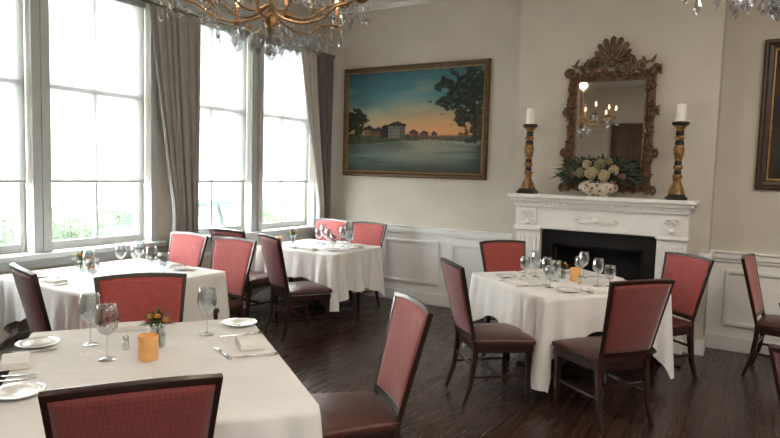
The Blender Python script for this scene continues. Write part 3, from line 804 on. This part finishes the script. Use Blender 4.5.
def proto_posy():
    r=empty('bud_vase',label='small glass vase of orange flowers and greens',category='flower vase')
    ob('vase',G().open_lathe([(.0005,.001),(.026,.001),(.03,.01),(.031,.05),(.024,.07),(.027,.08)],20),'glass',parent=r,smooth=True,solid=.002)
    g=G()
    for k in range(80):
        q=random.uniform(0,2*pi); el=random.uniform(.1,1.4)
        d=Vector((math.cos(q)*math.cos(el),math.sin(q)*math.cos(el),math.sin(el)))
        g.leaf(Vector((0,0,.08))+d*random.uniform(.01,.04),d+Vector((0,0,.3)),random.uniform(.022,.04),.018,.4)
    for k in range(6):
        q=k; g.tube([(.012*math.cos(q),.012*math.sin(q),.006),(0,0,.08),(.02*math.cos(q),.02*math.sin(q),.11)],.0016,5)
    ob('greenery',g,'leaf',parent=r,smooth=True)
    for x,y,z,m_ in ((.024,-.02,.125,'blosso'),(-.026,-.014,.115,'blossy'),(.03,.012,.105,'blosso')):
        g=G()
        for k in range(20):
            ph_=math.acos(1-1.2*(k+.5)/20); th=k*2.4; d=Vector((math.cos(th)*math.sin(ph_),math.sin(th)*math.sin(ph_),math.cos(ph_)))
            g.ell(tuple(Vector((x,y,z))+d*.009),(.005,.005,.004),6,4)
        ob('blossom',g,m_,parent=r,smooth=True)
    return Proto(r)
def proto_shaker():
    r=empty('salt_shaker',label='small steel topped salt shaker',category='salt shaker')
    ob('shaker_body',G().lathe([(.0005,.0),(.016,.0),(.017,.004),(.013,.045),(.0005,.045)],16),'glass',parent=r,smooth=True)
    ob('cap',G().lathe([(.0135,.045),(.014,.055),(.009,.063),(.0005,.065)],16),'salt',parent=r,smooth=True)
    return Proto(r)
PL,GL,GO,NA,KN,FO,VO,PO,SA=proto_plate(),proto_glass(),proto_goblet(),proto_napkin(),proto_knife(),proto_fork(),proto_votive(),proto_posy(),proto_shaker()
def setting(cx,cy,n,half,full=True,grp='',ins=.0,off=0):
    l=math.hypot(*n); n=(n[0]/l,n[1]/l); f=(-n[0],-n[1]); rt=(f[1],-f[0]); az=math.atan2(f[1],f[0])-pi/2
    def p(i,o_): return (cx+n[0]*(half-i-ins)+rt[0]*(o_+off),cy+n[1]*(half-i-ins)+rt[1]*(o_+off),ZT)
    NA.place(p(.11,0),az+random.uniform(-.1,.1),group='napkins'+grp)
    KN.place(p(.14,.135),az+random.uniform(-.05,.05),group='knives'+grp); FO.place(p(.14,-.13),az+random.uniform(-.05,.05),group='forks'+grp)
    PL.place(p(.17,-.25),0,group='bread plates'+grp)
    if full: GL.place(p(.30,.12),0,group='wine glasses'+grp)
    GO.place(p(.27,.21),0,group='water goblets'+grp)
# foreground table, explicit layout
gf=' on the large table'
for x,y in ((-2.61,1.67),(-2.32,2.11)): GL.place((x,y,ZT),0,group='wine glasses'+gf,scale=1.1)
GL.place((-2.35,1.58,ZT),0,group='wine glasses'+gf,label='large clear wine glass beside votive candle',scale=1.1)
for x,y in ((-2.32,2.34),(-2.78,1.52),(-2.24,1.15)): PL.place((x,y,ZT),0,group='bread plates'+gf)
NA.place((-2.02,2.10,ZT),AF,group='napkins'+gf); NA.place((-2.60,1.33,ZT),AF+.1,group='napkins'+gf); NA.place((-1.72,1.30,ZT),AF+pi/2,group='napkins'+gf); NA.place((-2.72,1.95,ZT),AF+pi/2,group='napkins'+gf)
VO.place((-2.21,1.68,ZT),0,group='votive candles',scale=1.12); PO.place((-2.34,1.83,ZT),0,group='posies',scale=1.2); SA.place((-2.42,1.72,ZT),0,group='shakers')
for x,y,r_ in ((-2.17,2.20,AF+pi+.1),(-2.47,1.22,AF),(-2.42,1.19,AF+.05),(-1.90,1.45,AF+pi/2)): KN.place((x,y,ZT),r_,group='knives'+gf)
for x,y,r_ in ((-1.87,1.98,AF+pi),(-2.02,1.93,AF+pi/2+.2),(-2.70,1.45,AF),(-1.86,1.20,AF+pi/2)): FO.place((x,y,ZT),r_,group='forks'+gf)
gd=' on the fireside table'
for n,h in (((-B[0],-B[1]),.565),(B,.565),(A,.54),((-A[0],-A[1]),.54)): setting(-1.26,4.89,n,h,grp=gd)
VO.place((-1.20,4.95,ZT),0,group='votive candles',scale=1.1); PO.place((-1.32,5.01,ZT),0,group='posies'); SA.place((-1.14,4.85,ZT),0,group='shakers')
GO.place((-1.33,4.84,ZT),0,group='water goblets'+gd)
gw=' on the window table'
for n,h in (((0,-1),.60),((0,1),.60),((1,0),.56)): setting(-4.19,2.90,n,h,grp=gw)
GL.place((-4.28,3.0,ZT),0,group='wine glasses'+gw); VO.place((-4.50,2.88,ZT),0,group='votive candles'); PO.place((-4.42,2.76,ZT),0,group='posies',scale=1.1)
gc=' on the corner table'
for n,h,o_ in (((0,-1),.45,.1),((0,1),.45,-.05),((1,0),.52,0)): setting(-4.08,5.33,n,h,grp=gc,off=o_)
PO.place((-4.42,5.27,ZT),0,group='posies',scale=1.1); VO.place((-4.46,5.08,ZT),0,group='votive candles')
ge=' on the partly seen table'
setting(1.04,3.36,(-A[0],-A[1]),.555,grp=ge)

# ------------------------------------------------------------------ chandeliers
def chandelier():
    r=empty('chandelier',label='brass chandelier with hanging crystal drops and candle bulbs',category='chandelier')
    # local z=0 at bottom tip
    g=G(); g.lathe([(.0008,.10),(.010,.11),(.018,.13),(.014,.15),(.025,.17),(.038,.21),(.034,.25),(.017,.29),(.012,.33),(.018,.37),(.028,.42),(.022,.50),(.012,.56),(.012,.68),(.022,.72),(.012,.75),(.0005,.76)],20)
    ob('column',g,'brass',parent=r,smooth=True)
    ob('hanging_chain',G().tube([(0,0,.75),(0,0,ZC-2.23)],.008,8),'brass',parent=r)
    ob('ceiling_canopy',G().lathe([(.0008,ZC-2.27),(.03,ZC-2.26),(.07,ZC-2.235),(.07,ZC-2.225)],20),'brass',parent=r,smooth=True)
    nA=10; drops=[]
    for k in range(nA):
        a_=2*pi*k/nA+.2; rr=.53 if k%2==0 else .40; dz=.03 if k%2==0 else .08
        ae=empty('arm',(0,0,0)); ae.parent=r; ae.rotation_euler=(0,0,a_)
        pts=[];rad=[]
        for i in range(25):
            t=i/24; x=.02+(rr-.02)*t; z=.23-.06*math.sin(pi*min(1,t*1.35))+.05*max(0,t-.55)/.45*.9
            pts.append((x,0,z+dz)); rad.append(.0078-.002*t)
        pts.append((rr,0,.264+dz)); rad.append(.006)
        g=G().tube(pts,rad,8)
        g.tube([(rr*.6+.035*(1-.8*q/14)*math.cos(q*.7+1.5),0,.215+dz+.035*(1-.8*q/14)*math.sin(q*.7+1.5)) for q in range(14)],.0036,6)
        ob('arm_tube',g,'brass',parent=ae,smooth=True)
        ob('drip_pan',G().lathe([(.006,.255+dz),(.034,.262+dz),(.050,.274+dz),(.046,.274+dz),(.012,.266+dz),(.014,.28+dz),(.016,.288+dz),(.0008,.289+dz)],20,c=(rr,0,0)),'brass',parent=ae,smooth=True)
        ob('candle_sleeve',G().lathe([(.011,.285+dz),(.011,.375+dz),(.0008,.377+dz)],12,c=(rr,0,0)),'sleeve',parent=ae,smooth=True)
        ob('flame_bulb',G().lathe([(.0008,.375+dz),(.011,.39+dz),(.013,.405+dz),(.007,.43+dz),(.0008,.45+dz)],12,c=(rr,0,0)),'bulb',parent=ae,smooth=True)
        c,s=math.cos(a_),math.sin(a_)
        for q in (-1,0,1,2): 
            an=a_+q*1.5
            drops.append((c*rr+.045*math.cos(an),s*rr+.045*math.sin(an),.262+dz,1.0 if q==0 else .85))
        a2=a_+pi/nA; drops.append((math.cos(a2)*.30,math.sin(a2)*.30,.20,.95)); drops.append((math.cos(a_)*.20,math.sin(a_)*.20,.19,.95)); drops.append((math.cos(a2)*.11,math.sin(a2)*.11,.17,.95))
    for k in range(10):
        a_=2*pi*k/10; drops.append((.05*math.cos(a_),.05*math.sin(a_),.20,.9))
    for k in range(6):
        a_=2*pi*k/6; drops.append((.024*math.cos(a_),.024*math.sin(a_),.13,.8))
    ob('crystal_finial',G().lathe([(.0005,0),(.010,.008),(.026,.030),(.026,.045),(.010,.062),(.003,.07),(.013,.08),(.003,.09),(.0005,.11)],10),'crystal',parent=r)
    g=G()
    g.lathe([(.0005,-.004),(.0075,-.012),(.0005,-.020)],6); g.lathe([(.0005,-.020),(.0075,-.028),(.0005,-.036)],6)
    g.lathe([(.0005,-.038),(.007,-.052),(.0155,-.078),(.0125,-.092),(.0005,-.108)],6)
    first=None
    for x,y,z,s in drops:
        if first is None: o=ob('crystal_drop',g,'crystal',parent=r); first=o
        else: o=first.copy(); S.collection.objects.link(o); o.parent=r
        o.location=(x,y,z); o.scale=(s*1.18,)*3; o.rotation_euler=(0,0,random.uniform(0,3))
    g=G()   # bead swags
    for k in range(nA):
        a1=2*pi*k/nA+.2; a2=2*pi*(k+1)/nA+.2; e=k%2==0; r1=.53 if e else .40; r2=.40 if e else .53
        p=Vector((math.cos(a1)*(r1-.05),math.sin(a1)*(r1-.05),.30)); q=Vector((math.cos(a2)*(r2-.05),math.sin(a2)*(r2-.05),.30))
        for i in range(19):
            t=i/18; c=p.lerp(q,t); c.z-=.10*4*t*(1-t); g.ell(tuple(c),(.0068,.0068,.0068),6,4)
        q=Vector((0,0,.60))
        for i in range(1,24):
            t=i/24; c=p.lerp(q,t); c.z-=.12*4*t*(1-t); g.ell(tuple(c),(.0065,.0065,.0065),6,4)
    ob('bead_garlands',g,'crystal',parent=r,kind='stuff')
    return Proto(r)
CD=chandelier()
CD.place((-2.36,2.60,2.19),0,group='crystal chandeliers'); CD.place((.03,2.60,2.17),.3,group='crystal chandeliers')

# ------------------------------------------------------------------ light
w=bpy.data.worlds.new('sky'); S.world=w; w.use_nodes=True; nt=w.node_tree
bg=nt.nodes['Background']; bg.inputs[0].default_value=(.95,.98,1,1); bg.inputs[1].default_value=13
def area(name,loc,rot,sx,sy,power,col=(1,1,1),portal=False):
    l=bpy.data.lights.new(name,'AREA'); l.shape='RECTANGLE'; l.size=sx; l.size_y=sy; l.energy=power; l.color=col
    o=bpy.data.objects.new(name,l); S.collection.objects.link(o); o.location=loc; o.rotation_euler=rot
    if portal: l.cycles.is_portal=True
    return o
for a_,b_ in WIN:
    area('window_light_portal',(XW-.2,(a_+b_)/2,(Z0+Z1)/2),(0,-pi/2,0),Z1-Z0,b_-a_,1,portal=True)
area('ambient_fill',(1.0,-.6,3.6),(0,0,0),2.2,2.2,50,(1,.94,.87))  # added ambient fill behind the camera, not a fixture of the room
area('ambient_fill',(1.6,3.6,3.6),(0,0,0),1.5,2.0,28,(1,.92,.83))  # second added fill, out of view on the right
for x in (-2.36,.03):
    l=bpy.data.lights.new('chandelier_glow','POINT'); l.energy=12; l.color=(1,.80,.58); l.shadow_soft_size=.05
    o=bpy.data.objects.new('chandelier_glow',l); S.collection.objects.link(o); o.location=(x,2.6,3.0)

# ------------------------------------------------------------------ camera
psi=math.radians(30.9); p=math.radians(4.5); rho=math.radians(1.6)
F=Vector((-math.sin(psi),math.cos(psi),0)); R=Vector((math.cos(psi),math.sin(psi),0)); Z=Vector((0,0,1))
D=F*math.cos(p)-Z*math.sin(p); U=F*math.sin(p)+Z*math.cos(p)
ex=R*math.cos(rho)+U*math.sin(rho); eu=-R*math.sin(rho)+U*math.cos(rho)
cam=bpy.data.cameras.new('camera'); co=bpy.data.objects.new('camera',cam); S.collection.objects.link(co)
mx=Matrix((ex,eu,-D)).transposed().to_4x4(); mx.translation=Vector((0,0,1.6)); co.matrix_world=mx
cam.sensor_width=36; cam.lens=36*606/780; cam.clip_start=.05; cam.clip_end=200
S.camera=co
S.view_settings.view_transform='Standard'; S.view_settings.exposure=1.42
